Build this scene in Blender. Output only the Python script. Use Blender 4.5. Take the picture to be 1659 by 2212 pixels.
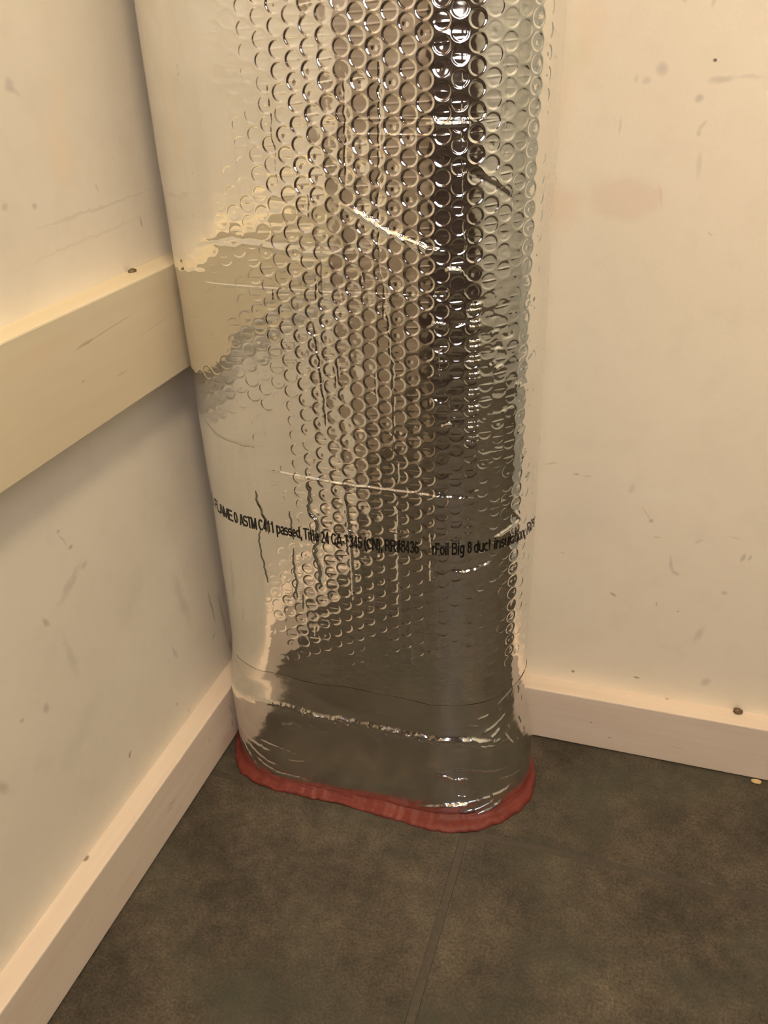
import bpy, bmesh, math, random
import numpy as np
from mathutils import Matrix, Vector

S = bpy.context.scene
for o in list(bpy.data.objects):
    bpy.data.objects.remove(o)
COL = S.collection
PI = math.pi

# ------------------------------------------------------------------ camera
cam = bpy.data.cameras.new('camera')
cam.sensor_fit = 'HORIZONTAL'
cam.sensor_width = 36.0
cam.lens = 1858.67 / 1659 * 36.0
cam.clip_start = 0.02
cam_o = bpy.data.objects.new('camera', cam)
COL.objects.link(cam_o)
cx_, cd_, cf_ = Vector((.9514, .3061, -.0331)), Vector((.1219, -.4733, -.8724)), Vector((-.2827, .8260, -.4876))
M = Matrix.Identity(4)
for i in range(3):
    M[i][0], M[i][1], M[i][2] = cx_[i], -cd_[i], -cf_[i]
M[0][3], M[1][3], M[2][3] = 0.4062, -0.7141, 0.66
cam_o.matrix_world = M
S.camera = cam_o

# ------------------------------------------------------------------ world, exposure, light levels
w = bpy.data.worlds.new('world')
S.world = w
w.use_nodes = True
w.node_tree.nodes['Background'].inputs[0].default_value = (.9, .85, .8, 1)
w.node_tree.nodes['Background'].inputs[1].default_value = 0.02
S.view_settings.view_transform = 'Standard'
S.view_settings.look = 'None'
S.view_settings.exposure = 0.0
S.view_settings.gamma = 1.0
S.view_settings.use_curve_mapping = False
S.cycles.max_bounces = 10
S.cycles.glossy_bounces = 6
S.cycles.diffuse_bounces = 6
S.cycles.blur_glossy = 0.5
S.cycles.sample_clamp_indirect = 3.0
LAMP_POS = (0.60, -0.85, 1.76)
LAMP_R = 0.10
LAMP_COL = (1.0, 0.785, 0.515)
LAMP_STRENGTH = 117.0
WINDOW_COL = (0.86, 0.88, 1.0)
WINDOW_STRENGTH = 4.5

ROOM_X, BACK_X, FRONT_Y, CEIL = 1.5, 0.566, -1.55, 2.35

# ------------------------------------------------------------------ node helpers
def mat(name):
    m = bpy.data.materials.new(name)
    m.use_nodes = True
    nt = m.node_tree
    return m, nt, nt.nodes['Principled BSDF']

def nd(nt, typ, **kw):
    n = nt.nodes.new(typ)
    for k, v in kw.items():
        setattr(n, k, v)
    return n

def ramp(nt, fac, stops):
    r = nd(nt, 'ShaderNodeValToRGB')
    e = r.color_ramp.elements
    while len(e) < len(stops):
        e.new(0.5)
    for i, (p, c) in enumerate(stops):
        e[i].position = p
        e[i].color = (*c, 1) if len(c) == 3 else c
    nt.links.new(fac, r.inputs[0])
    return r.outputs[0]

def noise(nt, vec, scale, detail=4, rough=.5, stretch=None):
    if stretch:
        mp = nd(nt, 'ShaderNodeMapping')
        mp.inputs['Scale'].default_value = stretch
        nt.links.new(vec, mp.inputs[0])
        vec = mp.outputs[0]
    n = nd(nt, 'ShaderNodeTexNoise')
    n.inputs['Scale'].default_value = scale
    n.inputs['Detail'].default_value = detail
    n.inputs['Roughness'].default_value = rough
    nt.links.new(vec, n.inputs['Vector'])
    return n.outputs[0]

def mix(nt, fac, a, b, blend='MIX'):
    n = nd(nt, 'ShaderNodeMix', data_type='RGBA', blend_type=blend)
    for sock, v in ((n.inputs[0], fac), (n.inputs[6], a), (n.inputs[7], b)):
        if isinstance(v, (int, float)):
            sock.default_value = v
        elif isinstance(v, tuple):
            sock.default_value = (*v, 1)
        else:
            nt.links.new(v, sock)
    return n.outputs[2]

def bump(nt, bsdf, height, strength, dist):
    b = nd(nt, 'ShaderNodeBump')
    b.inputs['Strength'].default_value = strength
    b.inputs['Distance'].default_value = dist
    nt.links.new(height, b.inputs['Height'])
    nt.links.new(b.outputs[0], bsdf.inputs['Normal'])

def stain_layer(nt, pos, color, stains):
    """each stain: centre (x,y,z), half sizes (x,y,z), rotation (axis,deg), colour, strength, softness"""
    wob = nd(nt, 'ShaderNodeTexNoise')
    wob.inputs['Scale'].default_value = 120
    wob.inputs['Detail'].default_value = 3
    nt.links.new(pos, wob.inputs['Vector'])
    sub = nd(nt, 'ShaderNodeVectorMath', operation='SUBTRACT')
    sub.inputs[1].default_value = (.5, .5, .5)
    nt.links.new(wob.outputs['Color'], sub.inputs[0])
    for c, r, rot, colr, stg, soft, wv in stains:
        sc = nd(nt, 'ShaderNodeVectorMath', operation='MULTIPLY_ADD')
        sc.inputs[1].default_value = (wv, wv, wv)
        nt.links.new(sub.outputs[0], sc.inputs[0])
        nt.links.new(pos, sc.inputs[2])
        mp = nd(nt, 'ShaderNodeMapping', vector_type='TEXTURE')
        mp.inputs['Location'].default_value = c
        e = [0, 0, 0]
        e[rot[0]] = math.radians(rot[1])
        mp.inputs['Rotation'].default_value = e
        mp.inputs['Scale'].default_value = r
        nt.links.new(sc.outputs[0], mp.inputs[0])
        g = nd(nt, 'ShaderNodeTexGradient', gradient_type='SPHERICAL')
        nt.links.new(mp.outputs[0], g.inputs[0])
        mr = nd(nt, 'ShaderNodeMapRange', interpolation_type='SMOOTHSTEP')
        mr.inputs['From Min'].default_value = 0
        mr.inputs['From Max'].default_value = soft
        mr.inputs['To Max'].default_value = stg * .8
        nt.links.new(g.outputs['Fac'], mr.inputs['Value'])
        color = mix(nt, mr.outputs[0], color, colr)
    return color

def wall_mat(name, base, stains=(), mott=.05):
    m, nt, b = mat(name)
    pos = nd(nt, 'ShaderNodeNewGeometry').outputs['Position']
    n1 = noise(nt, pos, 9, 4, .55)
    c = mix(nt, 1.0, base, ramp(nt, n1, [(.3, (1 - mott, 1 - mott * 1.2, 1 - mott * 1.5)), (.7, (1 + mott * .3,) * 3)]), 'MULTIPLY')
    n2 = noise(nt, pos, 34, 5, .6)
    c = mix(nt, 1.0, c, ramp(nt, n2, [(.25, (.955, .95, .945)), (.5, (1, 1, 1))]), 'MULTIPLY')
    c = stain_layer(nt, pos, c, stains)
    nt.links.new(c, b.inputs['Base Color'])
    b.inputs['Roughness'].default_value = .55
    b.inputs['Specular IOR Level'].default_value = .25
    bump(nt, b, noise(nt, pos, 260, 3, .6), .12, .0012)
    return m

# ------------------------------------------------------------------ mesh helpers
def link(name, me, m=None, parent=None, smooth=False):
    o = bpy.data.objects.new(name, me)
    COL.objects.link(o)
    if m:
        me.materials.append(m)
    if parent:
        o.parent = parent
    if smooth:
        me.polygons.foreach_set('use_smooth', [True] * len(me.polygons))
    return o

def box_mesh(name, x0, x1, y0, y1, z0, z1, bevel=0, seg=2):
    bm = bmesh.new()
    bmesh.ops.create_cube(bm, size=1, matrix=Matrix.Translation(((x0 + x1) / 2, (y0 + y1) / 2, (z0 + z1) / 2))
                          @ Matrix.Diagonal((x1 - x0, y1 - y0, z1 - z0, 1)))
    if bevel:
        bmesh.ops.bevel(bm, geom=bm.edges[:], offset=bevel, segments=seg, affect='EDGES', profile=.5)
    me = bpy.data.meshes.new(name)
    bm.to_mesh(me)
    bm.free()
    return me

def box(name, x0, x1, y0, y1, z0, z1, m, parent=None, bevel=0):
    return link(name, box_mesh(name, x0, x1, y0, y1, z0, z1, bevel), m, parent)

def structure(o, label=None):
    o['kind'] = 'structure'
    if label:
        o['label'] = label
    return o

def thing(o, label, cat, group=None):
    o['label'] = label
    o['category'] = cat
    if group:
        o['group'] = group
    return o

def grid_mesh(name, P, closed=False):
    """P: rows x cols x 3 -> quad mesh, fast"""
    nr, nc, _ = P.shape
    idx = np.arange(nr * nc, dtype=np.int32).reshape(nr, nc)
    if closed:
        idx = np.concatenate([idx, idx[:, :1]], 1)
    f = np.stack([idx[:-1, :-1], idx[:-1, 1:], idx[1:, 1:], idx[1:, :-1]], -1).reshape(-1, 4)
    me = bpy.data.meshes.new(name)
    me.vertices.add(nr * nc)
    me.vertices.foreach_set('co', P.reshape(-1).astype(np.float32))
    me.loops.add(f.size)
    me.loops.foreach_set('vertex_index', f.reshape(-1))
    me.polygons.add(len(f))
    me.polygons.foreach_set('loop_start', np.arange(0, f.size, 4, dtype=np.int32))
    me.update(calc_edges=True)
    me.polygons.foreach_set('use_smooth', np.ones(len(f), dtype=bool))
    me.validate()
    return me

# ------------------------------------------------------------------ room shell
WALL = (.83, .775, .68)
GREY, BRN, PINK = (.30, .27, .25), (.20, .13, .08), (.74, .52, .42)
X, Y, Z = 0, 1, 2
def sl(y, z, ry, rz, deg, col, st, soft=.8, wv=.004):     # stain on the left wall
    return ((0, y, z), (.03, ry, rz), (X, deg), col, st, soft, wv)
def sb(x, z, rx, rz, deg, col, st, soft=.8, wv=.004):     # stain on the back wall
    return ((x, 0, z), (rx, .03, rz), (Y, deg), col, st, soft, wv)
left_stains = [
    sl(-.2167, .6386, .006, .006, 0, GREY, .35), sl(-.2125, .6345, .008, .0022, -35, GREY, .25),
    sl(-.2181, .566, .0035, .003, 0, GREY, .5), sl(-.2461, .5708, .005, .003, 0, GREY, .35),
    sl(-.150, .5535, .10, .0016, 1, GREY, .22, .8, .006), sl(-.165, .535, .11, .0014, 2, GREY, .16, .8, .006),
    sl(-.0975, .5335, .0018, .006, 12, GREY, .6, .8, .002), sl(-.147, .567, .002, .004, 20, GREY, .3),
    sl(-.1806, .5949, .02, .035, 0, (.9, .72, .50), .45, .9, .01), sl(-.170, .628, .012, .02, 0, (.9, .72, .50), .35, .9, .01),
    sl(-.2526, .104, .0022, .0035, -20, BRN, .75, .6, .003), sl(-.250, .106, .0016, .002, 0, BRN, .6, .6, .002),
    sl(-.262, .327, .0035, .0022, -10, BRN, .55), sl(-.270, .346, .003, .0022, 0, GREY, .5), sl(-.268, .337, .0015, .010, 25, GREY, .35),
    sl(-.2722, .300, .028, .006, 28, GREY, .32, .9, .012), sl(-.252, .305, .006, .004, 0, GREY, .35),
    sl(-.0851, .150, .0020, .030, 6, BRN, .55, .7, .004), sl(-.0895, .117, .006, .0016, 30, BRN, .55, .7, .003),
    sl(-.0660, .122, .0045, .050, 4, BRN, .4, .9, .006), sl(-.0600, .083, .004, .014, 0, BRN, .6, .9, .004),
    sl(-.305, .2878, .0035, .008, 25, BRN, .4), sl(-.290, .245, .006, .03, 5, GREY, .22, .9, .01),
    sl(-.3276, .2245, .0045, .006, 20, GREY, .45), sl(-.352, .234, .003, .003, 0, BRN, .4), sl(-.387, .2031, .006, .016, 30, BRN, .35),
    sl(-.1595, .148, .004, .014, 22, GREY, .35), sl(-.1325, .189, .010, .05, 12, GREY, .25, .95, .01),
    sl(-.128, .215, .008, .055, 8, (.92, .85, .70), .35, .95, .01),
    sl(-.172, .095, .0016, .0022, 0, BRN, .5, .6), sl(-.30, .175, .05, .018, 30, GREY, .14, .95, .02),
    sl(-.2, .245, .05, .02, 40, GREY, .10, .95, .02), sl(-.155, .072, .002, .002, 0, BRN, .5, .6),
]
back_stains = [
    sb(.3650, .5416, .036, .020, 0, PINK, .33, .5, .010), sb(.318, .535, .022, .026, 0, (.80, .50, .36), .30, .9, .008),
    sb(.392, .545, .0018, .012, -14, PINK, .5, .8, .003),
    sb(.3235, .640, .015, .020, 0, (.68, .70, .45), .38, .9, .008), sb(.331, .66, .02, .05, 0, (.86, .62, .45), .35, .95, .01),
    sb(.318, .615, .010, .03, 0, (.86, .62, .45), .3, .95, .01),
    sb(.4179, .6347, .0016, .0013, 0, (.06, .04, .03), .95, .3, .001),
    sb(.383, .6297, .0055, .0065, 0, GREY, .38), sb(.3735, .6225, .004, .004, 0, GREY, .28), sb(.366, .624, .003, .004, 0, GREY, .22),
    sb(.4235, .6225, .012, .0035, -3, GREY, .35), sb(.442, .624, .012, .002, 0, GREY, .2),
    sb(.4105, .6106, .0045, .0035, 0, GREY, .42), sb(.415, .593, .0025, .006, 30, GREY, .28), sb(.4135, .588, .003, .003, 0, GREY, .3),
    sb(.4166, .5669, .0035, .012, -5, GREY, .22), sb(.393, .672, .003, .003, 0, PINK, .5), sb(.412, .671, .002, .006, 10, GREY, .3),
    sb(.3575, .593, .0014, .009, 0, GREY, .25), sb(.4315, .518, .003, .0012, 40, GREY, .3),
    sb(.3919, .1791, .0055, .0022, 32, BRN, .55), sb(.4991, .2386, .0035, .006, 20, GREY, .5), sb(.505, .2395, .0018, .005, 15, GREY, .45),
    sb(.4399, .2215, .0025, .014, -15, GREY, .35), sb(.445, .213, .005, .003, 25, GREY, .4),
    sb(.3474, .3034, .0038, .0014, 10, BRN, .55), sb(.3575, .303, .006, .0014, -6, GREY, .25), sb(.324, .312, .009, .0014, -14, GREY, .35),
    sb(.4172, .265, .003, .0035, 20, BRN, .45), sb(.412, .272, .001, .012, -30, GREY, .3), sb(.424, .249, .004, .0012, 0, BRN, .4),
    sb(.361, .0782, .0023, .0021, 0, (.12, .09, .05), .8, .5, .002), sb(.4235, .0844, .0035, .0016, 0, (.12, .09, .05), .7, .5, .002),
    sb(.4742, .1486, .005, .014, 20, GREY, .28), sb(.397, .2955, .004, .007, 0, GREY, .25), sb(.3407, .2182, .004, .0014, 14, GREY, .35),
    sb(.4894, .1993, .0035, .003, 0, GREY, .4), sb(.46, .25, .006, .0025, -25, GREY, .22), sb(.49, .258, .008, .0012, 14, GREY, .25),
    sb(.432, .176, .0014, .004, 0, BRN, .4), sb(.452, .171, .0014, .001, 0, BRN, .6, .5, .001), sb(.488, .093, .006, .008, 30, GREY, .35),
    sb(.42, .292, .03, .012, -10, (.9, .86, .76), .3, .95, .01), sb(.36, .27, .05, .06, 0, (.70, .64, .60), .22, .95, .01),
]
m_wall_left = wall_mat('painted_wall_left', WALL, left_stains)
m_wall_back = wall_mat('painted_wall_back', (.89, .815, .685), back_stains, .03)
m_wall_plain = wall_mat('painted_wall_plain', (.56, .57, .53))
m_hall = wall_mat('hall_wall_reflect_dark', (.078, .060, .064))  # unseen wall kept dark purple in place of the person mirrored in the foil
m_hall_left = wall_mat('hall_wall_reflect_tan', (.40, .325, .25))  # unseen wall stretch, toned darker for the brown reflection in the foil
m_ceiling = wall_mat('ceiling_paint', (.8, .77, .72))

HALL_Y = -.62
structure(box('wall_left_hall', -.06, 0, FRONT_Y - .06, HALL_Y, -.05, CEIL, m_hall_left))
structure(box('wall_left', -.06, 0, HALL_Y, .06, -.05, CEIL, m_wall_left), 'white painted wall on the left with faint scuffs')
structure(box('wall_back', 0, BACK_X, 0, .06, -.05, CEIL, m_wall_back), 'cream painted wall on the right behind the foil duct')
structure(box('wall_right', ROOM_X, ROOM_X + .06, FRONT_Y - .06, .06, -.05, CEIL, m_wall_plain))
structure(box('wall_above_door', BACK_X, ROOM_X, 0, .06, 2.04, CEIL, m_wall_plain))
m_door, nt, b = mat('added_door_grey_green')
b.inputs['Base Color'].default_value = (.47, .48, .43, 1)
b.inputs['Roughness'].default_value = .45
def door():  # unseen door, added as a greyish surface for the foil to mirror
    x0, x1, z0, z1 = BACK_X + .002, ROOM_X - .002, .004, 2.038
    d = structure(box('added_door_1', x0, x1, .022, .058, z0, z1, m_door, None, .0015))
    for a, c in ((.08, .92), (1.06, 1.92)):
        for k in (0, 1):
            w2 = (x1 - x0 - .30) / 2
            xa = x0 + .10 + k * (w2 + .10)
            box('door_panel', xa, xa + w2, .016, .022, a, c, m_door, d, .002)
    kn = bpy.data.meshes.new('door_knob')
    bm = bmesh.new()
    bmesh.ops.create_uvsphere(bm, u_segments=20, v_segments=12, radius=.026, matrix=Matrix.Translation((x1 - .06, -.028, 1.0)))
    bmesh.ops.create_cone(bm, cap_ends=True, segments=20, radius1=.012, radius2=.012, depth=.05, matrix=Matrix.Translation((x1 - .06, .0, 1.0)) @ Matrix.Rotation(PI / 2, 4, 'X'))
    bm.to_mesh(kn)
    bm.free()
    link('door_knob', kn, m_frame, d, True)
# unseen dark front wall of the hall, built round the added window opening
WX0, WX1, WZ0, WZ1 = .36, 1.0, .72, 1.55
def front_wall():
    bm = bmesh.new()
    for x0, x1, z0, z1 in ((0, WX0, -.05, CEIL), (WX1, ROOM_X, -.05, CEIL), (WX0, WX1, -.05, WZ0), (WX0, WX1, WZ1, CEIL)):
        bmesh.ops.create_cube(bm, size=1, matrix=Matrix.Translation(((x0 + x1) / 2, FRONT_Y - .03, (z0 + z1) / 2)) @ Matrix.Diagonal((x1 - x0, .06, z1 - z0, 1)))
    me = bpy.data.meshes.new('wall_front')
    bm.to_mesh(me)
    bm.free()
    return structure(link('wall_front', me, m_hall))
front_wall()
m_frame, nt, b = mat('window_frame_paint')
b.inputs['Base Color'].default_value = (.6, .58, .55, 1)
m_pane, nt, b = mat('added_glow_pane')
b.inputs['Base Color'].default_value = (.5, .55, .6, 1)
b.inputs['Emission Color'].default_value = (*WINDOW_COL, 1)
b.inputs['Emission Strength'].default_value = WINDOW_STRENGTH
def window():  # unseen window, its glow added for the cool highlights in the foil
    bm = bmesh.new()
    t = .035
    zm = (WZ0 + WZ1) / 2
    for x0, x1, z0, z1 in ((WX0, WX0 + t, WZ0, WZ1), (WX1 - t, WX1, WZ0, WZ1), (WX0 + t, WX1 - t, WZ0, WZ0 + t),
                           (WX0 + t, WX1 - t, WZ1 - t, WZ1), (WX0 + t, WX1 - t, zm - t / 2, zm + t / 2)):
        bmesh.ops.create_cube(bm, size=1, matrix=Matrix.Translation(((x0 + x1) / 2, FRONT_Y - .03, (z0 + z1) / 2)) @ Matrix.Diagonal((x1 - x0, .05, z1 - z0, 1)))
    me = bpy.data.meshes.new('added_window_1')
    bm.to_mesh(me)
    bm.free()
    f = structure(link('added_window_1', me, m_frame))
    box('pane', WX0 + t, WX1 - t, FRONT_Y - .034, FRONT_Y - .028, WZ0 + t, zm - t / 2, m_pane, f)
    box('pane', WX0 + t, WX1 - t, FRONT_Y - .034, FRONT_Y - .028, zm + t / 2, WZ1 - t, m_pane, f)
window()
door()
structure(box('ceiling', -.06, ROOM_X + .06, FRONT_Y - .06, .06, CEIL, CEIL + .05, m_ceiling))

# ------------------------------------------------------------------ floor: vinyl tiles in a grouted bed
def floor_mat():
    m, nt, b = mat('mottled_vinyl_tile')
    pos = nd(nt, 'ShaderNodeNewGeometry').outputs['Position']
    big = noise(nt, pos, 13, 5, .62)
    c = ramp(nt, big, [(.28, (0.0397, 0.0349, 0.0263)), (.48, (0.0667, 0.0570, 0.0441)), (.66, (0.0946, 0.0807, 0.0613)), (.8, (0.1151, 0.0978, 0.0752))])
    med = noise(nt, pos, 60, 4, .65)
    c = mix(nt, 1, c, ramp(nt, med, [(.3, (.72, .72, .72)), (.7, (1.25, 1.22, 1.18))]), 'MULTIPLY')
    fine = noise(nt, pos, 420, 3, .7)
    c = mix(nt, 1, c, ramp(nt, fine, [(.3, (.58, .58, .58)), (.5, (1, 1, 1)), (.72, (1.6, 1.56, 1.48))]), 'MULTIPLY')
    grn = noise(nt, pos, 7, 2, .5)
    c = mix(nt, ramp(nt, grn, [(.52, (0, 0, 0)), (.7, (.5, .5, .5))]), c, (0.0625, 0.0700, 0.0500))
    nt.links.new(c, b.inputs['Base Color'])
    b.inputs['Roughness'].default_value = .52
    b.inputs['Specular IOR Level'].default_value = .3
    bump(nt, b, fine, .15, .0008)
    return m
m_tile = floor_mat()
m_grout, nt, b = mat('brown_grout')
pos = nd(nt, 'ShaderNodeNewGeometry').outputs['Position']
nt.links.new(ramp(nt, noise(nt, pos, 200, 3, .6), [(.3, (0.0481, 0.0397, 0.0306)), (.7, (0.0684, 0.0564, 0.0426))]), b.inputs['Base Color'])
b.inputs['Roughness'].default_value = .6
floor = structure(box('floor', -.06, ROOM_X + .06, FRONT_Y - .06, .06, -.05, -.0007, m_grout), 'dark brown mottled tile floor with faint joints')
T, J = .3048, .0035
tile_cache = {}
ix = [.287 + T * k for k in range(-1, 6)]
iy = [-.163 + T * k for k in range(-7, 2)]
for a in range(len(ix) - 1):
    for c in range(len(iy) - 1):
        x0, x1 = max(ix[a] + J, .001), min(ix[a + 1] - J, ROOM_X - .001)
        y0, y1 = max(iy[c] + J, FRONT_Y + .001), min(iy[c + 1] - J, -.001)
        if x1 - x0 < .01 or y1 - y0 < .01:
            continue
        me = box_mesh('tile', x0, x1, y0, y1, -.003, 0, .0006, 1)
        link('tile', me, m_tile, floor)

# ------------------------------------------------------------------ skirting boards and wall board
def wood_mat(name, base, dark, axis, stains=(), grain=.5):
    m, nt, b = mat(name)
    pos = nd(nt, 'ShaderNodeNewGeometry').outputs['Position']
    st = (1, .06, 1) if axis == 'y' else (.06, 1, 1)
    g = noise(nt, pos, 95, 5, .65, st)
    c = mix(nt, ramp(nt, g, [(.35, (0, 0, 0)), (.75, (grain,) * 3)]), base, dark)
    soft = noise(nt, pos, 7, 3, .5, tuple(v if v == 1 else .35 for v in st))
    c = mix(nt, 1, c, ramp(nt, soft, [(.3, (.93, .915, .89)), (.65, (1, 1, 1))]), 'MULTIPLY')
    c = stain_layer(nt, pos, c, stains)
    nt.links.new(c, b.inputs['Base Color'])
    b.inputs['Roughness'].default_value = .5
    b.inputs['Specular IOR Level'].default_value = .3
    bump(nt, b, g, .10, .0012)
    return m
SKIRT = (.80, .695, .595)
m_bb_left = wood_mat('whitewashed_skirting_left', SKIRT, (.66, .53, .43), 'y', [
    ((.0205, -.235, .032), (.02, .010, .0016), (X, -12), BRN, .45, .8, .003), ((.0205, -.240, .029), (.02, .007, .0012), (X, -12), BRN, .4, .8, .003),
    ((.0205, -.158, .040), (.02, .004, .002), (X, 0), BRN, .35, .8, .003), ((.0205, -.110, .038), (.02, .0022, .012), (X, 10), BRN, .5, .8, .003),
    ((.0205, -.112, .022), (.02, .0025, .008), (X, 0), BRN, .5, .8, .003), ((.0205, -.13, .012), (.02, .02, .012), (X, 0), (.62, .30, .22), .3, .9, .005),
    ((0, -.333, .0645), (.004, .004, .004), (X, 0), (.10, .06, .03), .9, .5, .002)])
m_bb_back = wood_mat('whitewashed_skirting_back', SKIRT, (.68, .54, .44), 'x', [
    ((.385, -.0216, .034), (.0016, .02, .0016), (Y, 0), BRN, .6, .6, .001), ((.405, -.0216, .018), (.003, .02, .0014), (Y, 0), BRN, .45, .6, .001),
    ((.455, 0, .0645), (.0025, .004, .003), (Y, 0), BRN, .7, .6, .001), ((.47, -.0216, .022), (.010, .02, .001), (Y, 6), BRN, .25, .8, .002)])
m_board = wood_mat('cream_painted_board', (.73, .645, .48), (.66, .55, .375), 'y', [
    ((.0225, -.196, .4775), (.01, .045, .0009), (X, 3), BRN, .35, .7, .0015), ((.0225, -.225, .476), (.01, .014, .0016), (X, 4), BRN, .45, .7, .0015),
    ((.0225, -.19, .442), (.01, .012, .0012), (X, 3), BRN, .3, .8, .003), ((.0225, -.235, .452), (.01, .002, .0012), (X, 0), BRN, .5, .7, .002),
    ((.0225, -.09, .478), (.01, .03, .006), (X, -8), (.62, .48, .30), .35, .9, .006), ((.0225, -.27, .484), (.01, .05, .012), (X, 0), (.78, .58, .42), .3, .9, .01),
    ((.0225, -.14, .462), (.01, .05, .0008), (X, 4), BRN, .16, .8, .004)], .35)

def grid_beam(name, along, a0, a1, t, z0, z1, m, wav, parent=None):
    """rectangular board against a wall: rounded, slightly uneven long edges"""
    rng = np.random.RandomState(int(abs(a0) * 997 + z1 * 1000) % 9999)
    r = .0014
    prof = [(0, z0), (t - r, z0), (t - r * .3, z0 + r * .3), (t, z0 + r), (t, (z0 + z1) / 2), (t, z1 - r), (t - r * .3, z1 - r * .3), (t - r, z1), (t / 2, z1), (0, z1)]
    n = 160
    A = np.linspace(a0, a1, n)
    w1 = np.cumsum(rng.randn(n)) * wav
    w1 -= np.linspace(w1[0], w1[-1], n)
    w1 = np.clip(w1, -.0012, .0004)
    P = np.zeros((n, len(prof), 3))
    for j, (d, z) in enumerate(prof):
        jj = w1 * (0.5 if d > t * .6 else 0)
        if along == 'y':
            P[:, j] = np.stack([np.full(n, d) + np.minimum(jj, 0), A, np.full(n, z) + (jj * .4 if z > (z0 + z1) / 2 + .001 else 0)], 1)
        else:
            P[:, j] = np.stack([A, -np.full(n, d) - np.minimum(jj, 0), np.full(n, z) + (jj * .4 if z > (z0 + z1) / 2 + .001 else 0)], 1)
    me = grid_mesh(name, P, closed=True)
    bm = bmesh.new()
    bm.from_mesh(me)
    bm.verts.ensure_lookup_table()
    k = len(prof)
    bm.faces.new([bm.verts[i] for i in range(k)])
    bm.faces.new([bm.verts[(n - 1) * k + i] for i in reversed(range(k))])
    bmesh.ops.recalc_face_normals(bm, faces=bm.faces[:])
    bm.to_mesh(me)
    bm.free()
    o = link(name, me, m, parent)
    mod = me
    me.polygons.foreach_set('use_smooth', [False] * len(me.polygons))
    return o
structure(grid_beam('baseboard_left', 'y', -.0005, HALL_Y, .0203, .0008, .0645, m_bb_left, .00005), 'whitewashed wooden skirting along the left wall')
bb_back = structure(grid_beam('baseboard_back', 'x', .0208, BACK_X - .0005, .0216, .0008, .0648, m_bb_back, .00005), 'whitewashed wooden skirting along the right hand wall')
board = grid_beam('wall_board', 'y', -.0005, HALL_Y, .0225, .4133, .5017, m_board, .00008)
thing(board, 'cream painted horizontal wooden board fixed across the left wall', 'board')

def blob(name, loc, r, m, parent, seed):
    rng = random.Random(seed)
    bm = bmesh.new()
    bmesh.ops.create_icosphere(bm, subdivisions=2, radius=1)
    for v in bm.verts:
        k = 1 + rng.uniform(-.12, .12)
        v.co = Vector((v.co.x * r[0] * k, v.co.y * r[1] * k, v.co.z * r[2] * k)) + Vector(loc)
    me = bpy.data.meshes.new(name)
    bm.to_mesh(me)
    bm.free()
    return link(name, me, m, parent, True)
m_knot, nt, b = mat('dark_brown_resin')
pos = nd(nt, 'ShaderNodeNewGeometry').outputs['Position']
nt.links.new(ramp(nt, noise(nt, pos, 500, 3), [(.3, (.07, .045, .02)), (.7, (.20, .14, .07))]), b.inputs['Base Color'])
b.inputs['Roughness'].default_value = .5
k = blob('nail_head', (.0045, -.1277, .5022), (.003, .0042, .0022), m_knot, board, 3)
k['label'] = 'rusty brown nail head on the top edge'
k = blob('resin_drip', (.5217, -.0035, .0668), (.0045, .0035, .0034), m_knot, bb_back, 5)
k['label'] = 'dark brown drip on the top edge'
m_crumb, nt, b = mat('pale_plaster')
b.inputs['Base Color'].default_value = (.62, .46, .24, 1)
b.inputs['Roughness'].default_value = .8
c = blob('plaster_crumb', (.548, -.026, .0016), (.005, .0032, .0019), m_crumb, None, 8)
thing(c, 'tiny pale plaster crumb on the floor against the right skirting', 'crumb')

# ------------------------------------------------------------------ foil wrapped duct
CXL, CXR, CY, RR, RB = .10263, .24981, -.08052, .07326, .0545
HALF = (CXR - CXL) / 2
CXM = (CXL + CXR) / 2
UA = HALF + RR * PI / 2
LB = .1005
UT = UA + LB + HALF
rng = np.random.RandomState(7)

def section(u):
    """arc length round the flat oval (0 = middle of the front) -> position xy, outward normal"""
    u = np.asarray(u, float)
    s = np.where(u < 0, -1.0, 1.0)
    a = np.abs(u)
    th = np.clip((a - HALF) / RR, 0, PI / 2)
    cx = np.where(a <= HALF, CXM + u, np.where(s < 0, CXL, CXR))
    nx, ny = s * np.sin(th), -np.cos(th)
    px, py = cx + RR * nx * (a > HALF), CY + RR * ny
    t2 = np.clip((a - UA) / LB, 0, 1) * PI / 2
    bk = a > UA
    ex, ey = np.cos(t2) * RR, np.sin(t2) * RB
    px = np.where(bk, np.where(s < 0, CXL, CXR) + s * ex, px)
    py = np.where(bk, CY + ey, py)
    n2x, n2y = s * np.cos(t2) / RR, np.sin(t2) / RB
    ln = np.sqrt(n2x ** 2 + n2y ** 2)
    nx, ny = np.where(bk, n2x / ln, nx), np.where(bk, n2y / ln, ny)
    fl = a > UA + LB
    px = np.where(fl, np.where(s < 0, CXL, CXR) - s * (a - UA - LB), px)
    py = np.where(fl, CY + RB, py)
    nx, ny = np.where(fl, 0, nx), np.where(fl, 1, ny)
    return px, py, nx, ny

def vnoise(U, V, sx, sy, seed):
    """smooth value noise, cell sx by sy metres, range about -1..1; U, V are 1-D axes -> array len(V) x len(U)"""
    r = np.random.RandomState(seed)
    x, y = (U - U[0]) / sx, (V + .01) / sy
    G = r.uniform(-1, 1, (int(y.max()) + 3, int(x.max()) + 3))
    xi, yi = x.astype(int), y.astype(int)
    xf, yf = x - xi, y - yi
    xf, yf = xf * xf * xf * (xf * (xf * 6 - 15) + 10), yf * yf * yf * (yf * (yf * 6 - 15) + 10)
    A = G[yi][:, xi] * (1 - xf) + G[yi][:, xi + 1] * xf
    B = G[yi + 1][:, xi] * (1 - xf) + G[yi + 1][:, xi + 1] * xf
    return A * (1 - yf)[:, None] + B * yf[:, None]

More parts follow.
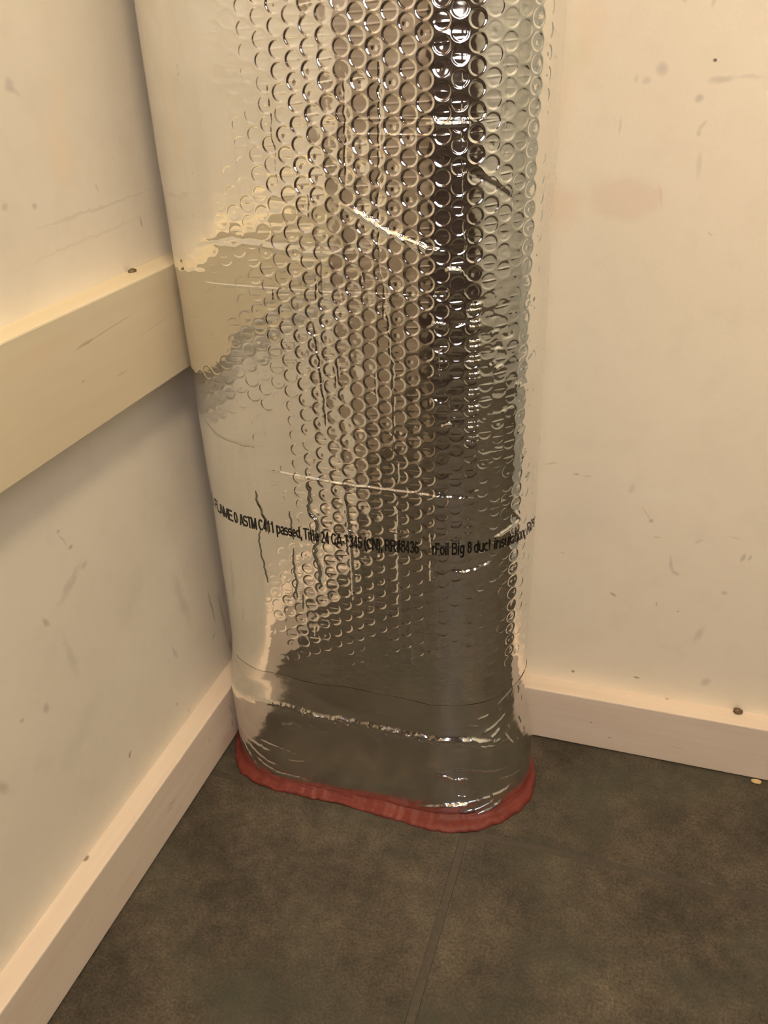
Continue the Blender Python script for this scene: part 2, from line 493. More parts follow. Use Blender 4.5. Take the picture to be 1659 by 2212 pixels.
def sstep(x, a, b):
    t = np.clip((x - a) / (b - a), 0, 1)
    return t * t * (3 - 2 * t)

def crease(Hf, U, V, pts, wid, amp, jit=0., seg=.004, seed=0, brk=0.):
    """add a ridge (amp>0) or groove (amp<0) along a polyline given in (u, z)"""
    r = np.random.RandomState(seed)
    pts = np.array(pts, float)
    dense = [pts[0]]
    for p, q in zip(pts[:-1], pts[1:]):
        n = max(1, int(np.hypot(*(q - p)) / seg))
        for i in range(1, n + 1):
            dense.append(p + (q - p) * i / n)
    D = np.array(dense)
    if jit and len(D) > 2:
        d = np.gradient(D, axis=0)
        d /= np.hypot(d[:, 0], d[:, 1])[:, None]
        off = r.randn(len(D)) * jit
        D = D + np.stack([-d[:, 1], d[:, 0]], 1) * off[:, None]
    pad = wid * 3
    i0, i1 = np.searchsorted(U, [D[:, 0].min() - pad, D[:, 0].max() + pad])
    j0, j1 = np.searchsorted(V, [D[:, 1].min() - pad, D[:, 1].max() + pad])
    if i1 - i0 < 2 or j1 - j0 < 2:
        return
    best = np.full((j1 - j0, i1 - i0), 1e9)
    fac = np.zeros_like(best)
    n = len(D) - 1
    for k, (p, q) in enumerate(zip(D[:-1], D[1:])):
        a0, a1 = np.searchsorted(U, [min(p[0], q[0]) - pad, max(p[0], q[0]) + pad])
        b0, b1 = np.searchsorted(V, [min(p[1], q[1]) - pad, max(p[1], q[1]) + pad])
        if a1 <= a0 or b1 <= b0:
            continue
        du, dv = q - p
        L2 = du * du + dv * dv + 1e-15
        uu, vv = U[a0:a1][None, :] - p[0], V[b0:b1][:, None] - p[1]
        t = np.clip((uu * du + vv * dv) / L2, 0, 1)
        dist = np.hypot(uu - t * du, vv - t * dv)
        s = (k + t) / n
        f = np.minimum(1, np.minimum(s, 1 - s) * 6) * (1 - brk * r.uniform(0, 1))
        sub = best[b0 - j0:b1 - j0, a0 - i0:a1 - i0]
        sf = fac[b0 - j0:b1 - j0, a0 - i0:a1 - i0]
        mk = dist < sub
        sub[mk] = dist[mk]
        sf[mk] = f[mk]
    Hf[j0:j1, i0:i1] += amp * fac * np.exp(-(best / wid) ** 2)

def flare(U, Zv):
    """how far the foil stands out near the floor: base collar"""
    a0 = np.interp(U, [-.30, -.19, -.13, -.09, -.05, 0, .06, .10, .13, .165, .20, .30],
                   [.004, .006, .0080, .0055, .0040, .0027, .0026, .003, .0065, .0095, .0095, .004])
    zr = np.interp(U, [-.2, -.13, -.06, 0, .06, .10, .13, .17, .2], [.108, .107, .105, .1015, .1015, .1015, .094, .075, .07])
    sp = .013 + .030 * sstep(np.abs(U), .11, .15) + .020 * np.exp(-((U + .065) / .035) ** 2)
    t = sstep(Zv[:, None], (zr + sp)[None, :], (zr - .006 - .4 * (sp - .013))[None, :])
    return a0[None, :] * t

PITCH = .0123
CSP = PITCH * math.sqrt(3) / 2
def bubble_field(U, Zv):
    Uw = U[None, :] + .0006 * vnoise(U, Zv, .05, .05, 11)
    Zw = Zv[:, None] + .0008 * vnoise(U, Zv, .06, .06, 12)
    ci = np.floor(Uw / CSP + .5).astype(int)
    best = np.full(Uw.shape, 9.0)
    bx = np.zeros(Uw.shape)
    by = np.zeros(Uw.shape)
    bi = np.zeros(Uw.shape, int)
    r = np.random.RandomState(21)
    TAB = r.uniform(-1, 1, (200003, 5)).astype(np.float32)
    for dc in (-1, 0, 1):
        c = ci + dc
        offz = np.where(c % 2 == 0, 0, PITCH / 2)
        k = np.floor((Zw - offz) / PITCH + .5).astype(int)
        hid = (c * 7919 + k * 104729) % 200003
        du = Uw - c * CSP - TAB[hid, 0] * .00022
        dz = Zw - (k * PITCH + offz) - TAB[hid, 1] * .00022
        d = np.hypot(du, dz)
        mk = d < best
        best[mk] = d[mk]
        bx[mk] = du[mk]
        by[mk] = dz[mk]
        bi[mk] = hid[mk]
    rnd = TAB[bi, 2]
    rn2 = TAB[bi, 3]
    rn3 = TAB[bi, 4]
    R = .00565 + .00015 * rnd
    A = .00046 * (1 + .30 * rn2)
    inside = 1 - sstep(best, R - .00105, R)
    dome = 1 - .14 * np.clip(best / R, 0, 1) ** 2
    # crushed tops: a horizontal fold through most bubbles, a dimple in some, tilt in others
    zc = by - .0011 * rn3 - .10 * rn2 * bx
    fold = np.exp(-(zc / .00042) ** 2) * np.clip(1.1 - (bx / R) ** 2, 0, 1) * (rnd > -.45)
    dim = np.exp(-((bx - .0012 * rn2) ** 2 + (by + .001 * rn3) ** 2) / .0016 ** 2) * (rn3 > .45)
    band = sstep(Zv, .545, .50)[:, None] * sstep(Zv, .35, .38)[:, None] * sstep(U, .02, .11)[None, :]
    A = A * (1 - .55 * band * sstep(U, .108, .125)[None, :])
    h = -A * inside * dome + inside * (fold * .00022 * (1 + rn2) * (1 + .9 * band) - dim * .00030 + .00003 * rn3 * bx / .001 + .00003 * rnd * by / .001)
    # seal lines between the bubbles pucker a little
    return h, inside

def foil_height(U, Zv, tape=False):
    h = flare(U, Zv) + .003 * sstep(U, -.06, -.12)[None, :] * sstep(Zv, .25, .68)[:, None]
    calm = (.35 + .65 * sstep(U, -.11, -.02))[None, :]
    h += calm * .00055 * vnoise(U, Zv, .075, .13, 1) + .00022 * vnoise(U, Zv, .030, .035, 2)
    lin = sstep(U, -.080, -.005)[None, :]                     # the left shoulder is drawn tight
    if not tape:
        bub, ins = bubble_field(U, Zv)
        amp = sstep(Zv, .140, .195)[:, None] * (.68 + .32 * sstep(Zv, .24, .36))[:, None]
        patch = sstep(Zv, .355, .385)[:, None] * sstep(Zv, .455, .42)[:, None]
        amp = amp * np.maximum(.17 + .83 * lin, .55 * patch * sstep(U, -.135, -.11)[None, :])
        amp = amp * (1 - .0 * lin)
        amp = amp * (.85 + .35 * vnoise(U, Zv, .04, .05, 31))
        edge = sstep(np.abs(U), .245, .225)[None, :]
        top = sstep(Zv, .80, .765)[:, None]
        h += bub * amp * edge * top
        det = (sstep(np.abs(U), .23, .215)[None, :] * top)
        mid = np.exp(-((U - .03) / .09) ** 2)[None, :]
        h += det * (.00008 * vnoise(U, Zv, .011, .0045, 3) * (.4 + lin) + .00003 * vnoise(U, Zv, .0035, .003, 4) * (.3 + .7 * lin))
        h += det * lin * .00010 * vnoise(U, Zv, .022, .0033, 5) * sstep(Zv, .18, .3)[:, None]
        for args in CREASES:
            crease(h, U, Zv, *args)
    else:
        w = (.3 + .7 * sstep(np.abs(U), .03, .15))[None, :]
        h += .00010 * vnoise(U, Zv, .02, .006, 41) * w + .00004 * vnoise(U, Zv, .005, .003, 42) * (.3 + .7 * w)
        for args in TAPE_CREASES:
            crease(h, U, Zv, *args)
    return h

CREASES = [
    # long bright diagonal fold across the front
    ([(.0150, .5620), (.0301, .5539), (.0459, .5439), (.0618, .5384), (.0744, .5337), (.0900, .5312)], .0017, .0020, .0004, .004, 1),
    ([(.0870, .5200), (.0985, .5195)], .0012, .0012, .0002, .004, 2),
    ([(.078, .4835), (.089, .4830)], .0012, .0012, .0002, .004, 2),
    # straight fold above the lettering
    ([(-.0700, .3555), (-.0149, .3509), (.0124, .3498), (.0466, .3493), (.0835, .3485), (.1180, .3452)], .0011, .0012, .00025, .004, 3),
    # thin tape edges and horizontal folds
    ([(-.1150, .5035), (-.0501, .5017), (-.0001, .5009), (.0676, .5020), (.1171, .5014)], .0006, .00035, .00005, .02, 4),
    ([(.0170, .6120), (.0573, .6120), (.098, .6112), (.1320, .6103)], .0006, .00040, .00006, .02, 5),
    ([(.0184, .6034), (.0867, .6023)], .0006, .00035, .00006, .02, 6),
    ([(.075, .6095), (.090, .6085), (.103, .6090)], .0014, .0010, .0003, .004, 61),
    ([(-.1080, .5290), (-.0674, .5370), (-.0323, .5338), (.0356, .5315), (.07, .5320)], .0014, -.0003, .0007, .006, 7),
    ([(-.0900, .5325), (-.0600, .5310), (-.02, .5285), (.03, .5270)], .0012, .0003, .0007, .006, 8),
    ([(-.1300, .3900), (-.1064, .3790), (-.0811, .3745), (-.06, .3735)], .0010, -.0006, .0005, .004, 9),
    ([(-.132, .5060), (-.116, .5085), (-.10, .5100), (-.09, .5105)], .0018, .0004, .0006, .004, 91),
    ([(.1010, .5800), (.1104, .5766), (.1233, .5687), (.1380, .5570)], .0018, -.0004, .0006, .004, 10),
    ([(.1060, .5840), (.1180, .5765), (.1330, .5660)], .0014, .0007, .0005, .004, 11),
    ([(.126, .306), (.140, .311), (.156, .3145)], .0014, .0012, .0003, .004, 12),
    ([(.09, .281), (.104, .279), (.116, .281), (.128, .286)], .0014, .0013, .0004, .004, 13),
    ([(.042, .3115), (.060, .3125)], .0008, .0007, .0002, .004, 14),
    ([(.0770, .3040), (.1000, .3020)], .0008, .0004, .0002, .004, 15),
    ([(.146, .326), (.154, .317), (.158, .3105)], .0015, .0010, .0003, .003, 16),
    # vertical puckers
    ([(-.0722, .336), (-.0708, .322), (-.0685, .312), (-.0650, .302), (-.0640, .292)], .0008, -.0010, .0005, .003, 20),
    ([(-.0715, .300), (-.0740, .288), (-.0742, .272), (-.0720, .255), (-.0700, .240)], .0008, -.0007, .0005, .003, 21),
    ([(-.0230, .3480), (-.0233, .330), (-.0262, .322), (-.0200, .314), (-.0190, .300), (-.0230, .283), (-.0220, .272), (-.0200, .262), (-.021, .245)], .0011, -.0014, .0008, .003, 22),
    ([(-.0435, .320), (-.0425, .305), (-.0430, .290)], .0007, -.0006, .0006, .003, 23),
    ([(-.0425, .285), (-.044, .265), (-.0435, .248), (-.045, .23)], .0007, -.0006, .0006, .003, 24),
    ([(.0467, .660), (.0455, .62), (.0432, .58), (.0415, .54), (.0408, .5131)], .0007, -.00045, .0005, .004, 25, .9),
    ([(.0420, .52), (.0470, .48), (.0485, .44), (.0480, .40), (.0492, .3735)], .0007, -.0005, .0006, .004, 26, .9),
    ([(.0977, .665), (.0980, .60), (.1000, .54), (.1011, .4829)], .0006, -.0004, .0005, .004, 27, .9),
    ([(.0055, .345), (.0070, .320), (.0082, .297), (.0084, .265), (.0078, .235)], .0008, .0008, .0004, .003, 28),
    ([(.0500, .345), (.0490, .310), (.0485, .280), (.0483, .255), (.0480, .225)], .0008, .0007, .0005, .003, 29),
    ([(.0230, .640), (.0215, .60), (.0195, .57)], .0006, -.0004, .0005, .004, 30, .9),
    ([(-.0100, .480), (-.0080, .45), (-.0060, .42), (-.0050, .395)], .0007, -.0006, .0005, .004, 31),
    ([(-.0300, .640), (-.029, .60), (-.0285, .565)], .0006, -.0003, .0006, .004, 32, .9),
    ([(.1250, .66), (.1262, .62), (.1265, .58)], .0006, -.0004, .0005, .004, 33, .9),
    ([(.1045, .330), (.1050, .305), (.1045, .285)], .0007, .0006, .0003, .004, 34),
    ([(.0760, .315), (.0770, .30)], .0007, .0006, .0003, .004, 35),
    ([(.0755, .290), (.0765, .268)], .0008, .0009, .0004, .003, 36),
]
r_ = random.Random(5)
for i in range(9):                                           # stacked folds down the edge of the dark band
    z0 = .492 - i * .0123 + r_.uniform(-.001, .001)
    for k in (0, .0036):
        CREASES.append(([(.1035, z0 + k), (.108, z0 + k - .0006), (.1125, z0 + k + .0004)], .0010, .0009 + r_.uniform(-.0002, .0002), .0001, .003, 500 + i))
for i in range(42):                                          # short folds in the crushed middle band of the right shoulder
    u0, z0 = r_.uniform(.075, .165), r_.uniform(.335, .50)
    L = r_.uniform(.006, .016)
    a = r_.uniform(-.35, .45)
    CREASES.append(([(u0, z0), (u0 + L * math.cos(a) * .5, z0 + L * math.sin(a) * .5 + r_.uniform(-.0015, .0015)), (u0 + L * math.cos(a), z0 + L * math.sin(a))],
                    r_.uniform(.0008, .0015), r_.uniform(-.0008, .0010), .0002, .004, 100 + i))
for i in range(26):
    u0, z0 = r_.uniform(-.045, .11), r_.uniform(.19, .62)
    L = r_.uniform(.008, .03)
    CREASES.append(([(u0, z0), (u0 + r_.uniform(-.001, .001), z0 - L)], .0007, r_.uniform(-.0006, .0004), .0004, .003, 200 + i))

TAPE_CREASES = [
    ([(-.13, .1075), (-.0758, .1066), (-.0568, .1055), (-.0195, .1033), (.0170, .1010), (.0615, .1020), (.1040, .1020), (.1313, .0945), (.165, .076)], .0017, .0010, .0008, .003, 1, .55),
    ([(.0200, .1005), (.06, .1010), (.10, .1012), (.125, .097)], .0010, .0010, .0009, .004, 2, .45),
    ([(.105, .096), (.118, .092), (.135, .089), (.15, .087)], .0008, .0006, .0003, .003, 3),
    # lower right corner wrinkles
    ([(.080, .060), (.095, .054), (.106, .051)], .0018, 0.0019, .0005, .003, 4), ([(.098, .055), (.109, .052)], .0012, 0.0014, .0004, .003, 5),
    ([(.085, .060), (.098, .066), (.115, .063), (.130, .058), (.150, .053)], .0008, 0.0009, .0003, .003, 6),
    ([(.060, .010), (.080, .017), (.100, .021), (.116, .024), (.135, .0265), (.16, .029)], .0016, 0.0018, .0004, .003, 7),
    ([(.085, .020), (.097, .022), (.110, .018)], .0018, 0.0022, .0005, .003, 8),
    ([(.098, .032), (.108, .031)], .0013, 0.0018, .0003, .003, 9), ([(.100, .010), (.118, .013), (.135, .020)], .0016, 0.0019, .0004, .003, 10),
    ([(.112, .004), (.128, .009), (.142, .016)], .0015, 0.0019, .0004, .003, 101),
    ([(.135, .045), (.15, .040), (.165, .038)], .0010, 0.0011, .0003, .003, 102),
    # lower left corner wrinkles
    ([(-.118, .042), (-.105, .034), (-.092, .029), (-.078, .027)], .0011, -.0010, .0004, .003, 11), ([(-.125, .056), (-.110, .048), (-.095, .045), (-.085, .044)], .0011, -.0010, .0005, .003, 12),
    ([(-.112, .030), (-.098, .022), (-.084, .018), (-.06, .016), (-.045, .014)], .0013, -.0011, .0004, .003, 13), ([(-.120, .028), (-.108, .015), (-.100, .006)], .0012, .0010, .0003, .003, 14),
    ([(-.072, .036), (-.060, .037), (-.050, .041)], .0010, .0008, .0003, .003, 15), ([(-.100, .056), (-.085, .054), (-.070, .050), (-.055, .047)], .0009, -.0008, .0004, .003, 16),
    ([(-.128, .038), (-.118, .022), (-.11, .012)], .0010, -.0009, .0003, .003, 17),
    # soft patch where the tape does not lie flat
    ([(-.072, .078), (-.060, .085), (-.048, .082)], .0030, .0008, .0010, .004, 18), ([(-.045, .090), (-.03, .083), (-.02, .086)], .0030, .0008, .0008, .004, 19),
    ([(.012, .095), (.026, .086), (.028, .07), (.028, .058)], .0009, .0004, .0003, .004, 20),
    # fine folds where wrap and tape meet on the right
    ([(.115, .121), (.130, .124)], .0012, .0012, .0002, .003, 21), ([(.120, .104), (.135, .110), (.15, .117)], .0010, .0009, .0003, .003, 22),
    ([(.128, .098), (.14, .104)], .0013, .0012, .0004, .003, 23), ([(.145, .10), (.152, .085), (.155, .078)], .0014, -.0012, .0004, .003, 24),
    ([(.108, .116), (.120, .113)], .0009, .0008, .0003, .003, 25), ([(.136, .130), (.155, .140)], .0010, .0009, .0002, .003, 26),
    ([(.022, .118), (.038, .1165)], .0006, .0005, .0002, .003, 27),
]
for i in range(95):                                          # tiny crinkles along the collar line
    u0 = r_.uniform(-.06, .135)
    z0 = float(np.interp(u0, [-.06, 0, .1, .135], [.1055, .1012, .1015, .093])) + r_.uniform(-.004, .004)
    L = r_.uniform(.004, .013)
    TAPE_CREASES.append(([(u0, z0), (u0 + L, z0 - L * r_.uniform(.1, .7))], .0007, r_.uniform(.0003, .0008), .0002, .002, 300 + i))
for i in range(30):
    u0, z0 = r_.uniform(.135, .19), r_.uniform(.075, .138)
    L = r_.uniform(.004, .012)
    TAPE_CREASES.append(([(u0, z0), (u0 + L * r_.uniform(-.3, .5), z0 + L)], .0009, r_.uniform(-.0007, .0008), .0002, .002, 400 + i))

STEP, UFINE, ZFINE = .0005, -.165, .134
U = np.concatenate([np.linspace(-UT, UFINE, 48)[:-1], np.arange(UFINE, .226, STEP), np.linspace(.227, UT, 34)[:-1]])
ZW = np.concatenate([np.arange(ZFINE, .762, STEP), np.linspace(.764, .86, 20), np.linspace(.9, CEIL + .002, 12)])
ZW[-1] = CEIL
HW = foil_height(U, ZW)
px, py, nx, ny = section(U)
def lift(Hf, Zv):
    P = np.zeros((len(Zv), len(U), 3))
    P[..., 0] = px[None] + nx[None] * Hf
    P[..., 1] = py[None] + ny[None] * Hf
    P[..., 2] = Zv[:, None]
    return P
m_foil, nt, b = mat('aluminium_foil')
pos = nd(nt, 'ShaderNodeNewGeometry').outputs['Position']
b.inputs['Metallic'].default_value = 1
nt.links.new(ramp(nt, noise(nt, pos, 25, 3), [(.3, (.80, .80, .775)), (.7, (.87, .865, .84))]), b.inputs['Base Color'])
b.inputs['Roughness'].default_value = .07
m_tape, nt, b = mat('aluminium_tape')
pos = nd(nt, 'ShaderNodeNewGeometry').outputs['Position']
b.inputs['Metallic'].default_value = 1
sm = noise(nt, pos, 38, 4, .6)
nt.links.new(ramp(nt, sm, [(.3, (.72, .71, .68)), (.7, (.84, .83, .80))]), b.inputs['Base Color'])
nt.links.new(ramp(nt, sm, [(.35, (.24, .24, .24)), (.65, (.11, .11, .11))]), b.inputs['Roughness'])
bump(nt, b, noise(nt, pos, 900, 2, .5, (1, 1, .15)), .05, .0004)

duct = bpy.data.objects.new('insulated_duct', None)
COL.objects.link(duct)
duct.location = (CXM, CY, 0)
thing(duct, 'tall flat oval duct wrapped in silver bubble foil insulation in the corner', 'duct')
def under_duct(o):
    o.parent = duct
    o.matrix_parent_inverse = Matrix.Translation((-CXM, -CY, 0))
    return o
wrap = under_duct(link('bubble_foil_wrap', grid_mesh('bubble_foil_wrap', lift(HW, ZW), True), m_foil))
wrap['label'] = 'silver foil wrap with raised round bubbles'

UF, ZT = U, np.concatenate([np.arange(0.0, .1415, .0008)])
HT = foil_height(UF, ZT, True) + .00022
# the upper edge of the tape runs a little unevenly
edge = .1395 + .0016 * np.interp(U, np.linspace(-.4, .4, 60), np.random.RandomState(3).uniform(-1, 1, 60)) + np.interp(U, [-.2, -.125, -.08, -.05, 0, .4], [-.004, -.004, .002, -.001, 0, 0])
PT = lift(HT, ZT)
PT[..., 2] = ZT[:, None] * (edge / ZT[-1])[None, :]
tape = under_duct(link('foil_tape', grid_mesh('foil_tape', PT, True), m_tape))
tape['label'] = 'smooth crinkled foil tape collar at the floor'

# ---- printed lettering, laid on the film and following its relief
m_ink, nt, b = mat('black_ink')
b.inputs['Base Color'].default_value = (.008, .007, .006, 1)
b.inputs['Roughness'].default_value = .35
def height_at(u, z):
    fu = np.clip((u - UFINE) / STEP, 0, 770)
    fz = np.clip((z - ZFINE) / STEP, 0, 1200)
    i, j = fu.astype(int), fz.astype(int)
    a, c = fu - i, fz - j
    i = i + 47
    return (HW[j, i] * (1 - a) + HW[j, i + 1] * a) * (1 - c) + (HW[j + 1, i] * (1 - a) + HW[j + 1, i + 1] * a) * c
BASE_U = [-.16, -.135, -.12, -.0918, -.0565, -.0151, .0253, .0644, .1017, .125, .1433, .17, .20]
BASE_Z = [.2990, .2985, .2980, .2970, .2947, .2920, .2920, .2944, .2966, .2962, .2950, .2930, .2920]
WORDS = [('COL.', -.1490, -.1340), ('FLAME', -.1305, -.1005), ('0', -.0990, -.0950), ('ASTM', -.0925, -.0757), ('C411', -.0738, -.0596), ('passed,', -.0577, -.0344),
         ('Title', -.0332, -.0194), ('24', -.0180, -.0103), ('CA-T345', -.0086, .0183), ('(CN),', .0199, .0358), ('RR#8436', .0377, .0661),
         ('rFoil', .0771, .0907), ('Big', .0929, .1031), ('8', .1053, .1089), ('duct', .1106, .1252), ('insulation,', .1277, .1655),
         ('R8', .1681, .1800), ('sq', .1825, .1900)]
H_ = .08                                                   # half a stroke, in cap heights
XH = .74
def L_(*p):
    return np.array(p, float).reshape(-1, 2)
def A_(cx, cy, rx, ry, a0, a1, n=14):
    t = np.radians(np.linspace(a0, a1, n))
    return np.stack([cx + rx * np.cos(t), cy + ry * np.sin(t)], 1)
def J_(*parts):
    return np.concatenate(parts)
def bowl(x0, x1, y0, y1):
    return A_((x0 + x1) / 2, (y0 + y1) / 2, (x1 - x0) / 2, (y1 - y0) / 2, 0, 360, 26)
T_, B_ = 1 - H_, H_
X_ = XH - H_
S_CAP = lambda w, t, b: J_(A_(w / 2, t - (t - b) * .26, w / 2 - .10, (t - b) * .26, 25, 230), A_(w / 2, b + (t - b) * .27, w / 2 - .09, (t - b) * .27, 60, -155))
GLYPH = {
    'A': (.98, [L_(.06, 0, .46, T_ + .06), L_(.92, 0, .52, T_ + .06), L_(.2, .27, .78, .27)]),
    'B': (.96, [L_(.12, 0, .12, 1), J_(L_(.12, T_, .5, T_), A_(.5, .75, .27, .17, 90, -90), L_(.12, .56, .52, .56)), J_(L_(.5, .54, .55, .54), A_(.55, .31, .3, .23, 90, -90), L_(.12, B_, .55, B_))]),
    'C': (.98, [A_(.52, .5, .42, .42, 40, 320, 26)]),
    'E': (.90, [L_(.12, 0, .12, 1), L_(.12, T_, .84, T_), L_(.12, .53, .78, .53), L_(.12, B_, .86, B_)]),
    'F': (.82, [L_(.12, 0, .12, 1), L_(.12, T_, .80, T_), L_(.12, .52, .70, .52)]),
    'L': (.82, [L_(.12, 0, .12, 1), L_(.12, B_, .80, B_)]),
    'M': (1.14, [L_(.12, 0, .12, 1), L_(1.02, 0, 1.02, 1), L_(.16, T_ + .03, .57, .04), L_(.98, T_ + .03, .57, .04)]),
    'N': (.98, [L_(.12, 0, .12, 1), L_(.86, 0, .86, 1), L_(.14, T_ + .02, .84, .06)]),
    'O': (1.06, [bowl(.10, .96, B_, T_)]),
    'R': (1.0, [L_(.12, 0, .12, 1), J_(L_(.12, T_, .56, T_), A_(.56, .71, .28, .21, 90, -90), L_(.12, .5, .56, .5)), L_(.55, .46, .88, 0)]),
    'S': (.92, [S_CAP(.92, T_, B_)]),
    'T': (.84, [L_(.02, T_, .82, T_), L_(.42, 0, .42, 1)]),
    '0': (.78, [bowl(.11, .67, B_, T_)]),
    '1': (.78, [L_(.46, 0, .46, 1), L_(.46, .90, .17, .70)]),
    '2': (.78, [J_(A_(.38, .70, .26, .22, 165, -35), L_(.60, .56, .13, .10)), L_(.08, B_, .70, B_)]),
    '3': (.78, [J_(A_(.38, .72, .25, .20, 160, -80), L_(.34, .53)), A_(.38, .30, .28, .22, 95, -160)]),
    '4': (.78, [L_(.52, 0, .52, 1), L_(.50, .94, .10, .28), L_(.06, .25, .72, .25)]),
    '5': (.78, [L_(.66, T_, .20, T_, .16, .50), A_(.38, .33, .28, .25, 140, -155, 18)]),
    '6': (.78, [bowl(.12, .66, B_, .58), J_(A_(.42, .62, .26, .30, 40, 120), L_(.15, .6, .12, .34))]),
    '8': (.78, [bowl(.16, .62, .54, T_), bowl(.11, .67, B_, .53)]),
    '#': (.80, [L_(.20, 0, .36, 1), L_(.46, 0, .62, 1), L_(.06, .66, .78, .66), L_(.02, .33, .74, .33)]),
    '(': (.46, [A_(.62, .40, .46, .66, 118, 242)]),
    ')': (.46, [A_(-.16, .40, .46, .66, 62, -62)]),
    '-': (.46, [L_(.05, .36, .42, .36)]),
    '.': (.36, [L_(.18, 0, .18, .17)]),
    ',': (.36, [L_(.19, .17, .19, 0, .11, -.17)]),
    'a': (.78, [J_(A_(.38, .52, .24, .15, 165, 0), L_(.62, .5, .62, .1, .68, 0)), J_(L_(.60, .42, .36, .38), A_(.34, .22, .22, .14, 90, 290), L_(.6, .16))]),
    'c': (.78, [A_(.42, .37, .30, .29, 45, 315, 20)]),
    'd': (.86, [L_(.72, 0, .72, 1), bowl(.12, .70, B_, X_)]),
    'e': (.80, [J_(L_(.14, .37, .64, .37), A_(.40, .37, .27, .29, 0, 320, 24))]),
    'g': (.86, [J_(L_(.72, XH, .72, -.02), A_(.42, -.02, .30, .20, 0, -150)), bowl(.12, .70, B_ + .03, X_)]),
    'i': (.38, [L_(.19, 0, .19, XH), L_(.19, .86, .19, 1)]),
    'l': (.38, [L_(.19, 0, .19, 1)]),
    'n': (.84, [L_(.12, 0, .12, XH), J_(A_(.42, .44, .28, .22, 165, 0), L_(.70, .44, .70, 0))]),
    'o': (.86, [bowl(.11, .75, B_, X_)]),
    'p': (.86, [L_(.13, -.27, .13, XH), bowl(.15, .74, B_, X_)]),
    'q': (.86, [L_(.73, -.27, .73, XH), bowl(.12, .71, B_, X_)]),
    'r': (.56, [L_(.12, 0, .12, XH), A_(.40, .40, .27, .26, 150, 75)]),
    's': (.78, [S_CAP(.78, X_, B_)]),
    't': (.48, [J_(L_(.22, .95, .22, .20), A_(.34, .18, .12, .10, 180, 290)), L_(.02, X_, .44, X_)]),
    'u': (.84, [L_(.72, 0, .72, XH), J_(L_(.12, XH, .12, .32), A_(.40, .30, .28, .22, 180, 345))]),
}
def lettering():
    CAP, half = .0113, .00074
    V, F = [], []
    for txt, u0, u1 in WORDS:
        total = sum(GLYPH[c][0] for c in txt)
        sx, x = (u1 - u0) / total, 0.0
        for ch in txt:
            wd, strokes = GLYPH[ch]
            for st in strokes:
                P = np.stack([u0 + (x + st[:, 0]) * sx, st[:, 1] * CAP], 1)
                D = [P[0]]
                for p, q in zip(P[:-1], P[1:]):
                    n = max(1, int(math.ceil(np.hypot(*(q - p)) / .0007)))
                    D += [p + (q - p) * i / n for i in range(1, n + 1)]
                D = np.array(D)
                d = np.gradient(D, axis=0)
                d /= np.maximum(np.hypot(d[:, 0], d[:, 1]), 1e-12)[:, None]
                nrm = np.stack([-d[:, 1], d[:, 0]], 1)
                nrm[:, 0] *= .80
                b0 = len(V)
                for p, k in zip(D, nrm):
                    V += [p + k * half, p, p - k * half]
                for i in range(len(D) - 1):
                    a = b0 + 3 * i
                    F += [(a, a + 1, a + 4, a + 3), (a + 1, a + 2, a + 5, a + 4)]
            x += wd
    me = bpy.data.meshes.new('printed_lettering')
    me.from_pydata([(p[0], p[1], 0) for p in V], [], F)
    n = len(me.vertices)
    co = np.zeros(n * 3, np.float32)
    me.vertices.foreach_get('co', co)
    co = co.reshape(-1, 3).astype(float)
    u = co[:, 0]
    z = co[:, 1] + np.interp(u, BASE_U, BASE_Z)
    h = height_at(u, z) + .00028
    x, y, a, c = section(u)
    P = np.stack([x + a * h, y + c * h, z], 1).astype(np.float32)
    me.vertices.foreach_set('co', P.reshape(-1))
    me.update()
    o = link('printed_lettering', me, m_ink, wrap)
    o['label'] = 'line of black printed lettering on the foil'
    return o
lettering()

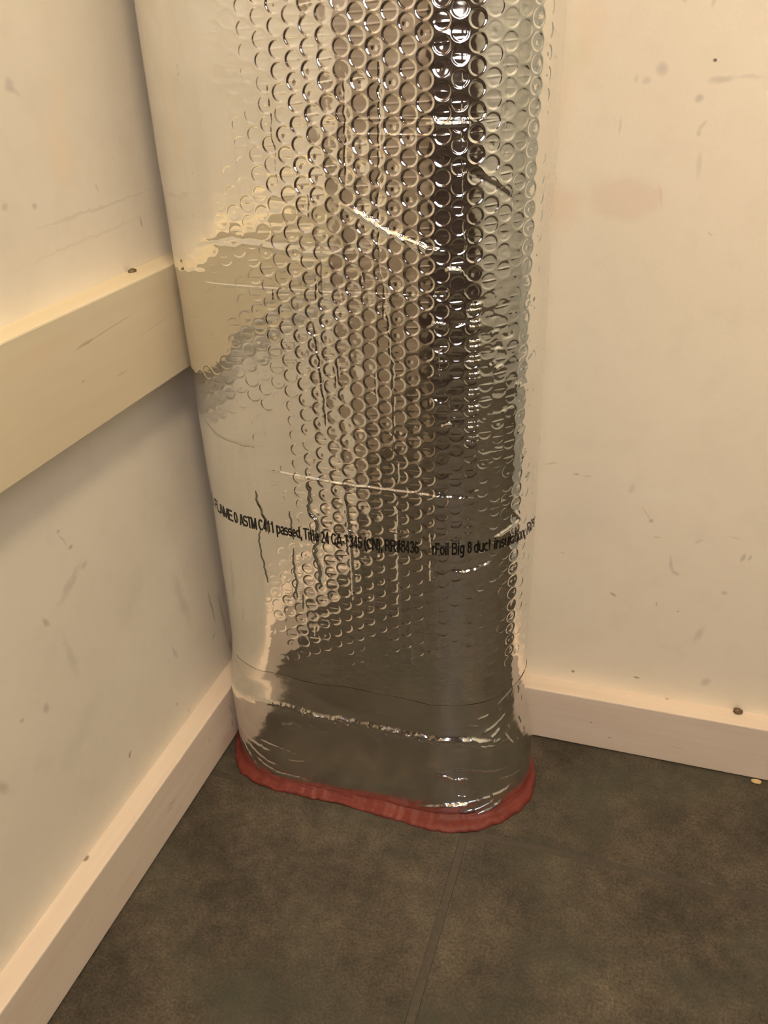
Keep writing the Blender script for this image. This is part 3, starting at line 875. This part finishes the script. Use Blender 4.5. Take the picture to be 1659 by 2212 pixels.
# ------------------------------------------------------------------ red fire caulk round the foot of the duct
def caulk_mat():
    m, nt, b = mat('red_fire_caulk')
    pos = nd(nt, 'ShaderNodeNewGeometry').outputs['Position']
    n = noise(nt, pos, 70, 4, .6)
    nt.links.new(ramp(nt, n, [(.3, (.145, .026, .019)), (.7, (.190, .037, .028))]), b.inputs['Base Color'])
    b.inputs['Roughness'].default_value = .5
    b.inputs['Specular IOR Level'].default_value = .35
    bump(nt, b, noise(nt, pos, 300, 4, .6), .25, .0010)
    return m
def caulk():
    us = np.linspace(-.186, .235, 560)
    x, y, a, c = section(us)
    fl = np.interp(us, U, HT[0])
    r = np.random.RandomState(9)
    def wob(n, amp):
        return np.interp(us, np.linspace(-.2, .21, n), r.uniform(-amp, amp, n))
    wid = np.interp(us, [-.19, -.15, -.12, -.095, -.06, -.03, 0, .03, .06, .085, .11, .14, .17, .20],
                    [.006, .007, .0115, .0110, .0095, .0090, .0115, .0120, .0150, .0165, .0145, .0115, .0090, .0050]) + wob(30, .0014) + wob(90, .0009) + wob(200, .0004)
    hgt = np.interp(us, [-.2, -.13, -.08, 0, .08, .14, .18, .2], [.006, .0080, .0062, .0062, .0062, .0085, .0085, .003]) + wob(40, .0010) + wob(110, .0005)
    prof = [(1.0, .0002), (1.0, .10), (.93, .30), (.80, .46), (.62, .52), (.44, .52), (.28, .58), (.12, .78), (.04, 1.0), (.012, 1.02), (.010, .5), (.010, .0002)]
    P = np.zeros((len(us), len(prof), 3))
    lump = wob(60, .0006)
    for j, (d, hh) in enumerate(prof):
        off = fl + d * wid
        P[:, j, 0] = x + a * off
        P[:, j, 1] = y + c * off
        P[:, j, 2] = np.maximum(hh * hgt + (lump if .1 < d < .9 else 0), .0002)
    me = grid_mesh('caulk_bead', P, True)
    bm = bmesh.new()
    bm.from_mesh(me)
    bm.verts.ensure_lookup_table()
    k = len(prof)
    bm.faces.new([bm.verts[i] for i in range(k)])
    bm.faces.new([bm.verts[(len(us) - 1) * k + i] for i in reversed(range(k))])
    bmesh.ops.recalc_face_normals(bm, faces=bm.faces[:])
    bm.to_mesh(me)
    bm.free()
    o = link('caulk_bead', me, caulk_mat())
    return thing(o, 'red fire caulk bead sealing the foil duct to the floor', 'caulk')
caulk()

# ------------------------------------------------------------------ ceiling lamp (out of frame, lights the niche)
lamp = bpy.data.objects.new('ceiling_lamp', None)
COL.objects.link(lamp)
lamp.location = (LAMP_POS[0], LAMP_POS[1], CEIL)
thing(lamp, 'warm white globe lamp hanging under the ceiling', 'lamp')
def lathe(name, prof, m, seg=32):
    P = np.array([[(r * math.cos(t), r * math.sin(t), z) for t in np.linspace(0, 2 * PI, seg, endpoint=False)] for r, z in prof])
    return link(name, grid_mesh(name, P, True), m, lamp)
m_metal, nt, b = mat('brushed_lamp_metal')
b.inputs['Base Color'].default_value = (.5, .48, .44, 1)
b.inputs['Metallic'].default_value = 1
b.inputs['Roughness'].default_value = .35
gz = LAMP_POS[2] - CEIL
lathe('canopy', [(.001, 0), (.06, 0), (.06, -.02), (.025, -.04), (.012, -.05), (.012, gz + LAMP_R * .98), (.03, gz + LAMP_R * .96), (.001, gz + LAMP_R * .94)], m_metal)
m_globe, nt, b = mat('lit_globe_glass')
b.inputs['Base Color'].default_value = (.9, .85, .75, 1)
b.inputs['Emission Color'].default_value = (*LAMP_COL, 1)
b.inputs['Emission Strength'].default_value = LAMP_STRENGTH
lathe('glass_globe', [(max(.0005, LAMP_R * math.sin(t)), gz + LAMP_R * math.cos(t)) for t in np.linspace(0.12, PI, 14)], m_globe, 24)
